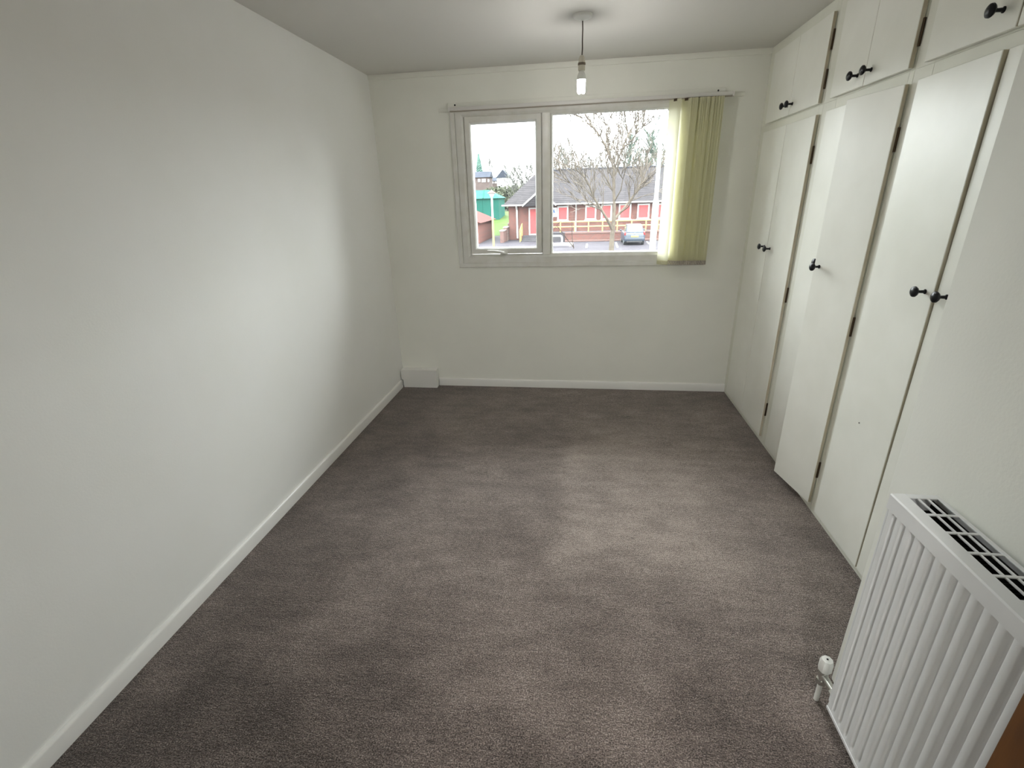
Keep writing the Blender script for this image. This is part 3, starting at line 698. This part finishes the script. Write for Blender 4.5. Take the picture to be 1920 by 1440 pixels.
# white hoop and low white barrier beam
a = gnd(1044, 459.5)
hp = MB().tube([(a.x-.42,a.y,G),(a.x-.42,a.y,G+.56),(a.x-.38,a.y,G+.66),(a.x-.28,a.y,G+.70),(a.x+.28,a.y,G+.70),(a.x+.38,a.y,G+.66),(a.x+.42,a.y,G+.56),(a.x+.42,a.y,G)], .075, 10)
tag(hp.build('hoop_barrier', M['whitepaint'], None, (a.x,a.y,G)), 'white tubular hoop barrier at the car park edge near the mullion', 'barrier')
b0, b1 = gnd(1034, 463.5), gnd(1075, 463)
bb = empty('beam_barrier', ((b0.x+b1.x)/2, b0.y, G), 'low white horizontal beam at the edge of the car park', 'barrier')
MB().box(b0.x-.8, b1.x, b0.y-.06, b0.y+.06, G+.10, G+.32, .02).build('beam', M['whitepaint'], bb)
for x_ in (b0.x-.4, b1.x-.25): MB().box(x_-.06, x_+.06, b0.y-.05, b0.y+.05, G, G+.1).build('foot', M['stone'], bb)

# parked hatchback seen from behind
a = gnd(1189, 459.8)
CX, CY = a.x, a.y
car = empty('hatchback_car', (CX, CY+1.8, G), 'blue-grey hatchback car parked with its back towards the window', 'car')
def ring(y, pts): return [(CX+x, CY+y, G+z) for x, z in pts]
def sec(w, z0, zs, zt, wt): return [(-w*.9,z0),(-w,z0+.14),(-w,zs-.06),(-w*.97,zs),(-wt,zt-.03),(-wt+.08,zt),(wt-.08,zt),(wt,zt-.03),(w*.97,zs),(w,zs-.06),(w,z0+.14),(w*.9,z0)]
b = MB(); b.loft([ring(0.0, sec(.70,.34,.78,.80,.62)), ring(.06, sec(.78,.26,.86,.88,.70)), ring(.22, sec(.81,.22,.90,.94,.70)), ring(.6, sec(.82,.20,.92,.96,.72)), ring(2.5, sec(.82,.20,.92,.96,.72)), ring(3.3, sec(.80,.22,.84,.86,.68)), ring(3.62, sec(.70,.28,.66,.70,.58))])
b.build('body', M['carbody'], car)
b = MB(); b.loft([ring(.10, [(-.70,.90),(.70,.90),(.70,.92),(-.70,.92)]), ring(.42, [(-.66,.90),(.66,.90),(.56,1.44),(-.56,1.44)]), ring(.62, [(-.66,.90),(.66,.90),(.545,1.49),(-.545,1.49)]), ring(1.7, [(-.68,.92),(.68,.92),(.56,1.50),(-.56,1.50)]), ring(2.05, [(-.68,.92),(.68,.92),(.54,1.42),(-.54,1.42)]), ring(2.75, [(-.68,.90),(.68,.90),(.62,.94),(-.62,.94)])])
b.build('cabin', M['carbody'], car)
mesh_obj('rear_window', [(CX-.56,CY+.135,G+1.0),(CX+.56,CY+.135,G+1.0),(CX+.48,CY+.385,G+1.41),(CX-.48,CY+.385,G+1.41),(CX-.56,CY+.175,G+1.0),(CX+.56,CY+.175,G+1.0),(CX+.48,CY+.425,G+1.41),(CX-.48,CY+.425,G+1.41)], [(0,1,2,3),(4,7,6,5),(0,4,5,1),(1,5,6,2),(2,6,7,3),(3,7,4,0)], M['glassdark'], car, None, False)
for s_ in (-1, 1):
    mesh_obj('side_window', [(CX+s_*.688,CY+.75,G+.98),(CX+s_*.70,CY+2.2,G+.98),(CX+s_*.575,CY+1.75,G+1.42),(CX+s_*.565,CY+.85,G+1.42),(CX+s_*.66,CY+.75,G+.98),(CX+s_*.67,CY+2.2,G+.98),(CX+s_*.55,CY+1.75,G+1.42),(CX+s_*.54,CY+.85,G+1.42)], [(0,1,2,3),(4,7,6,5),(0,4,5,1),(1,5,6,2),(2,6,7,3),(3,7,4,0)], M['glassdark'], car, None, False)
    MB().box(CX+s_*.72-.06, CX+s_*.72+.06, CY+.0, CY+.24, G+.74, G+1.02, .03).build('tail_light', M['taillight'], car)
    for y_ in (.62, 2.95):
        wl = MB().lathe([(.18,-.09),(.28,-.09),(.30,-.06),(.30,.06),(.28,.09),(.18,.09)], (CX+s_*.70, CY+y_, G+.30), 'x', 20).build('wheel', M['rubber'], car)
        MB().lathe([(.02,-.095),(.18,-.10),(.18,.10),(.02,.095)], (CX+s_*.70, CY+y_, G+.30), 'x', 14).build('hub', M['lampcol'], wl)
    MB().box(CX+s_*.92-.08, CX+s_*.92+.08, CY+2.05, CY+2.15, G+.95, G+1.07, .03).build('wing_mirror', M['carbody'], car)
MB().box(CX-.74, CX+.74, CY-.07, CY+.12, G+.30, G+.60, .06).build('bumper', M['carbody'], car)
MB().box(CX-.6, CX+.6, CY-.075, CY+.1, G+.22, G+.33, .02).build('lower_bumper', M['rubber'], car)
MB().box(CX-.28, CX+.28, CY-.085, CY-.07, G+.62, G+.74, .005).build('number_plate', M['plate'], car)
MB().lathe([(.05,0),(.05,.015)], (CX, CY-.0, G+.88), '-y', 12).build('badge', M['lampcol'], car)

# far houses on the rise
YH = 150.0
def Hp(x, y, Y=YH): return at(880+x/7.58, 280+y/7.58, Y)
def house(label, x0, x1, ybase, yeave, yridge, wallm, roofm, wins, Y=YH, gable=False, depth=6):
    a, b = Hp(x0, ybase, Y), Hp(x1, ybase, Y); ze_, zr_ = Hp(x0, yeave, Y).z, Hp(x0, yridge, Y).z
    h = empty('house', ((a.x+b.x)/2, Y, a.z), label, 'house', 'far houses')
    MB().box(a.x, b.x, Y, Y+depth, a.z-2.5, ze_).build('wall', wallm, h)
    o = .35
    if gable:
        xm = (a.x+b.x)/2
        mesh_obj('roof', [(a.x-o,Y-.3,ze_),(b.x+o,Y-.3,ze_),(xm,Y-.3,zr_),(a.x-o,Y+depth,ze_),(b.x+o,Y+depth,ze_),(xm,Y+depth,zr_)], [(0,2,5,3),(1,4,5,2),(0,1,2),(3,5,4),(0,3,4,1)], roofm, h, None, False)
    else:
        mesh_obj('roof', [(a.x-o,Y-o,ze_),(b.x+o,Y-o,ze_),(b.x+o,Y+depth,ze_),(a.x-o,Y+depth,ze_),(a.x-o,Y+depth/2,zr_),(b.x+o,Y+depth/2,zr_)], [(0,1,5,4),(2,3,4,5),(1,2,5),(0,4,3),(0,3,2,1)], roofm, h, None, False)
    for (u0, v0, u1, v1) in wins:
        p, q = Hp(u0, v0, Y), Hp(u1, v1, Y)
        f = MB().frame(p.x, q.x, q.z, p.z, [(0,Y+.05),(0,Y-.12),(.14,Y-.12),(.14,Y+.05)]).build('window', M['farwhite'], h)
        MB().box(p.x+.14, q.x-.14, Y-.06, Y-.02, q.z+.14, p.z-.14).build('pane', M['farwhite'], f)
    return h
house('grey roofed brown house with bright windows behind the green store', -10, 285, 570, 405, 315, M['farwall'], M['greyroof'], [(122,422,158,462),(176,420,232,464),(262,425,282,462)])
house('small low house with two bright windows between two larger houses', 286, 392, 575, 452, 395, M['farwall'], M['greyroof'], [(315,458,345,484),(360,458,388,482)], YH+12)
hw_ = house('white gabled house with dark upright timbers among the bushes', 398, 562, 560, 405, 290, M['farwhite'], M['greyroof'], [], YH-4, True)
for x_ in (428, 462, 492, 526, 555):
    p, q = Hp(x_, 405, YH-4), Hp(x_+7, 560, YH-4); MB().box(p.x, q.x, YH-4.14, YH-4, q.z, p.z).build('timber', M['brickdark'], hw_)

# ------------------------------------------------------------------ trees
def tubes(paths, sides):
    """paths: list of (points, radii) -> verts, faces"""
    V, Fc = [], []
    for pts, rad in paths:
        base = len(V); u = None; k = sides(rad[0]) if callable(sides) else sides
        for i, p in enumerate(pts):
            d = (pts[min(i+1,len(pts)-1)]-pts[max(i-1,0)]).normalized()
            u = d.orthogonal().normalized() if u is None else (u-d*u.dot(d)).normalized()
            w = d.cross(u)
            for j in range(k):
                c = 2*math.pi*j/k; V.append(p+(u*math.cos(c)+w*math.sin(c))*rad[i])
        for i in range(len(pts)-1):
            for j in range(k):
                a = base+i*k; Fc.append((a+j, a+(j+1)%k, a+k+(j+1)%k, a+k+j))
    return V, Fc
def grow(rnd, p, d, length, r, depth, out, spread=.62, up=.18, kids=(3,5), minr=.004):
    n = 5; pts = [p]; dirs = []
    for i in range(n):
        d = (d+Vector((rnd.gauss(0,.10), rnd.gauss(0,.10), rnd.gauss(0,.08)+up*.25))).normalized()
        pts.append(pts[-1]+d*length/n); dirs.append(d)
    out[0 if depth > 1 else 1].append((pts, [max(minr, r*(1-.65*i/n)) for i in range(n+1)]))
    if depth <= 0: return
    for _ in range(rnd.randint(*kids)):
        i = rnd.randint(1, n); side = dirs[i-1].cross(Vector((rnd.gauss(0,1),rnd.gauss(0,1),rnd.gauss(0,1)))).normalized()
        nd = (dirs[i-1]+side*spread*rnd.uniform(.7,1.3)+Vector((0,0,up))).normalized()
        grow(rnd, pts[i], nd, length*rnd.uniform(.45,.7), r*(1-.65*i/n)*.7, depth-1, out, spread, up, kids, minr)
# the big bare tree in the car park
tb = gnd(1146, 484); YT = tb.y
rnd = random.Random(5)
def T(px, py, dy=0): return at(px, py, YT+dy)
limbs = [
 ([(1146,484,0),(1146.5,462,0),(1148,440,0),(1150,424,0),(1151,405,0)], .17, .11),
 ([(1151,405,0),(1152,385,0),(1151,360,.2),(1150,335,.1),(1151,315,.2)], .10, .07),
 ([(1149,432,0),(1140,414,-.3),(1128,394,-.6),(1114,372,-.8),(1106,350,-1),(1098,334,-1.2),(1082,320,-1.4)], .095, .03),
 ([(1151,412,0),(1162,400,.4),(1180,378,.7),(1195,356,1.0),(1205,336,1.2),(1212,318,1.4)], .085, .03),
 ([(1164,398,.3),(1178,388,-.2),(1190,366,-.6),(1203,345,-.8)], .05, .02),
 ([(1151,318,.2),(1145,298,0),(1136,276,-.3),(1126,256,-.5),(1112,240,-.6),(1092,222,-.8)], .065, .02),
 ([(1142,290,0),(1138,262,.4),(1137,236,.6),(1136,208,.8)], .045, .015),
 ([(1151,318,.2),(1160,296,.4),(1168,276,.6),(1178,252,.8),(1190,232,1.0),(1204,212,1.1)], .06, .02),
 ([(1166,280,.5),(1180,268,0),(1192,252,-.3),(1204,238,-.5)], .035, .014),
 ([(1158,300,.4),(1158,270,.9),(1160,240,1.2),(1163,208,1.4)], .04, .013),
 ([(1150,360,.2),(1142,344,.8),(1140,326,1.2),(1136,306,1.6)], .045, .018),
 ([(1152,378,0),(1164,356,-.6),(1168,336,-.9),(1172,318,-1.2)], .045, .018),
 ([(1128,394,-.6),(1118,384,-.2),(1100,376,.1),(1088,362,.3),(1070,344,.5),(1052,330,.6)], .04, .014)]
out = [[], []]; trunkp = []
for pts, r0, r1 in limbs:
    P_ = [T(*q) for q in pts]; n = len(P_)
    trunkp.append((P_, [r0+(r1-r0)*i/(n-1) for i in range(n)]))
    for i in range(2, n):
        if pts[i][1] > 398: continue
        d = (P_[i]-P_[i-1]).normalized(); rr = r0+(r1-r0)*i/(n-1)
        for k in range((4 if i < n-1 else 5)+(1 if pts[i][1] < 300 else 0)):
            side = d.cross(Vector((rnd.gauss(0,1),rnd.gauss(0,1),rnd.gauss(0,1)))).normalized()
            nd = (d*(.9 if i == n-1 else .6)+side*.6+Vector((0,0,.25))).normalized()
            grow(rnd, P_[i], nd, rnd.uniform(1.0,1.7), max(.024, rr*.5), 2, out, .6, .2, (3,4), .0135)
bt_ = empty('bare_tree', (tb.x, tb.y, G), 'large leafless tree with spreading limbs standing in the car park', 'tree')
mesh_obj('trunk', *tubes(trunkp+out[0], lambda r: 8 if r > .05 else 5), M['bark'], bt_)
tag(mesh_obj('twigs', *tubes(out[1], 3), M['twig'], bt_), None, None, None, 'stuff')
# bent bare sapling at the barrier
sa = gnd(1076, 466); YS = sa.y
def S_(px, py): return at(px, py, YS)
sp_ = [([(1076,466),(1073,450),(1072.5,430),(1073,408)], .035, .015), ([(1076,464),(1066,452),(1056,438),(1044,423)], .04, .02), ([(1044,423),(1049,417),(1058,411),(1072,407)], .02, .01), ([(1044,423),(1038,431),(1032,440)], .02, .01), ([(1044,423),(1048,430),(1056,440),(1070,458)], .014, .008)]
sb = [([S_(*q) for q in p_], [a_+(b_-a_)*i/(len(p_)-1) for i in range(len(p_))]) for p_, a_, b_ in sp_]
tag(mesh_obj('bent_sapling', *tubes(sb, 6), M['sapling'], None, (sa.x, sa.y, G)), 'thin bent leafless sapling at the end of the white beam', 'sapling')
# trees beyond the roofs
def bare(seed, h, spread, m, kids=(4,5), up=.25, minr=.044):
    r_ = random.Random(seed); o = [[], []]
    grow(r_, Vector((0,0,0)), Vector((r_.gauss(0,.04), r_.gauss(0,.04), 1)), h*.45, h*.02, 1, [[], []], 0, 0, (0,0))
    tr = [Vector((0,0,0)), Vector((.01*h,0,h*.2)), Vector((0,.01*h,h*.42)), Vector((.015*h,0,h*.60))]
    base = [(tr, [h*.02, h*.017, h*.012, h*.007])]
    for i in (1, 1, 2, 2, 2, 3, 3, 3, 3):
        a_ = r_.uniform(0, 6.28); nd = Vector((math.cos(a_)*spread, math.sin(a_)*spread, 1)).normalized()
        grow(r_, tr[i], nd, h*r_.uniform(.26,.40), h*.008, 2, o, .65, up, kids, minr)
    mx_ = max(p.z for pts, _ in o[0]+o[1] for p in pts); f_ = h/mx_
    for pts, _ in base+o[0]+o[1]: pts[:] = [p*f_ for p in pts]
    return tubes(base+o[0], 5), tubes(o[1], 3)
protos = {}
def far_tree(kind, x, y, z, h, label, rot=0.0):
    if kind not in protos:
        seed, m, sp, nm = {'bare': (11, 'fartwig', .55, 'bare_tree'), 'ivy': (23, 'ivytwig', .6, 'ivy_tree'), 'poplar': (31, 'fartwig', .12, 'poplar')}[kind]
        (v, f), (v2, f2) = bare(seed, 10.0, sp, m)
        r = empty(nm, (0,0,0), label, 'tree', 'trees beyond the roofs')
        mesh_obj('trunk', v, f, M[m], r); tag(mesh_obj('twigs', v2, f2, M[m], r), None, None, None, 'stuff'); protos[kind] = r
        t = r
    else:
        r = protos[kind]; t = r.copy(); COL.objects.link(t); t['label'] = label
        for c in r.children:
            k = c.copy(); COL.objects.link(k); k.parent = t
    t.location = (x, y, z); t.rotation_euler = (0, 0, rot); s_ = h/10.0; t.scale = (s_, s_, s_)
def put(kind, px, ptop, Y, z, label, rot):
    p_ = at(px, ptop, Y); far_tree(kind, p_.x, Y, z, max(2.0, p_.z-z), label, rot)
put('bare', 1048, 250, 68, -2, 'bare tree rising over the hall roof next to the mullion', .4)
put('bare', 1076, 256, 76, -2, 'second bare tree from the mullion over the hall roof', 2.1)
put('bare', 1102, 276, 84, -2, 'low bare tree over the hall roof beside the big tree trunk', 3.9)
put('bare', 1132, 288, 94, -1, 'low bare tree seen through the big tree over the roof ridge', 1.2)
put('ivy', 1182, 222, 88, -2, 'grey-green ivy-clad tree over the roof between big tree and lamp column', .8)
put('ivy', 1244, 210, 72, -2, 'tall grey-green tree over the roof beside the blind', 2.6)
put('ivy', 1214, 255, 104, -2, 'smaller grey-green tree over the roof behind the lamp column', 4.4)
put('bare', 965, 300, 78, -1, 'pale bare tree over the hip of the hall roof', .9)
put('bare', 985, 292, 84, -1, 'pale bare tree over the ridge close to the mullion in the casement', 3.1)
put('bare', 1006, 296, 88, -1, 'pale bare tree nearest the mullion in the casement', 5.0)
put('bare', 948, 300, 160, 6, 'pale bare tree behind the white gabled house', 1.7)
put('poplar', 917.5, 292, 164, 8, 'taller of two thin upright trees behind the far houses', .2)
put('poplar', 922, 303, 157.5, 8, 'shorter of two thin upright trees behind the far houses', 1.9)
# conifer behind the far houses
p_ = at(897, 288, 160); zb = at(897, 345, 160).z; hc = p_.z-zb
cf = empty('conifer', (p_.x, 160, zb-1.5), 'dark blue-green conifer behind the brown far house', 'tree', 'trees beyond the roofs')
MB().tube([(p_.x,160,zb-1.5),(p_.x,160,zb+hc)], [.3,.06], 7).build('trunk', M['bark'], cf)
r_ = random.Random(3); V, Fc = [], []
for i in range(260):
    t = i/260; z_ = zb+hc*t; rad = (1-t)**.8*2.6+.1; a_ = i*2.4; c_, s_ = math.cos(a_), math.sin(a_); b_ = len(V)
    L_ = rad*r_.uniform(.75,1.1); dz_ = -.22*L_
    V += [Vector((p_.x,160,z_)), Vector((p_.x+c_*L_*.6-s_*.35,160+s_*L_*.6+c_*.35,z_+dz_*.5)), Vector((p_.x+c_*L_,160+s_*L_,z_+dz_)), Vector((p_.x+c_*L_*.6+s_*.35,160+s_*L_*.6-c_*.35,z_+dz_*.5)), Vector((p_.x+c_*L_*.5,160+s_*L_*.5,z_+dz_*.4+.28))]
    Fc += [(b_,b_+1,b_+4),(b_+1,b_+2,b_+4),(b_+2,b_+3,b_+4),(b_+3,b_,b_+4),(b_,b_+3,b_+2,b_+1)]
tag(mesh_obj('foliage', V, Fc, M['needle'], cf, None, False), None, None, None, 'stuff')
# scrub between the lawn and the houses
for i, (px, py, Y, w_, h_) in enumerate(((935,374,82,2.0,2.4),(951,368,90,2.6,2.8),(945,357,112,3.4,2.6),(926,358,124,3.6,2.6),(961,360,101,3.0,3.6))):
    c = at(px, py, Y); r_ = random.Random(40+i); V, Fc = [], []
    for k in range(420):
        d = Vector((r_.gauss(0,1), r_.gauss(0,1), abs(r_.gauss(0,1)))).normalized(); q = r_.uniform(.5,1)
        p0 = Vector((c.x+d.x*w_*q, c.y+d.y*w_*q, c.z-h_*.6+d.z*h_*q)); b_ = len(V); sz = .38
        e1 = Vector((r_.gauss(0,1),r_.gauss(0,1),r_.gauss(0,1))).normalized()*sz; e2 = e1.orthogonal().normalized()*sz*.6
        V += [p0-e1, p0+e2, p0+e1, p0-e2]; Fc.append((b_,b_+1,b_+2,b_+3))
    sh = empty('shrub', (c.x, c.y, c.z-h_*.6), ['grey-green shrub at the top of the lawn edge','tangled shrub beside the hip end of the hall roof','shrub below the white gabled house','shrub below the small low house','tall shrub against the hall roof hip'][i], 'shrub', 'shrubs between lawn and far houses')
    tag(mesh_obj('leaves', V, Fc, M['earth'], sh, None, False), None, None, None, 'stuff')
    MB().tube([(c.x,c.y,c.z-h_*.6-1.5),(c.x+.1,c.y,c.z+h_*.2)], [.12,.04], 6).build('stem', M['bark'], sh)
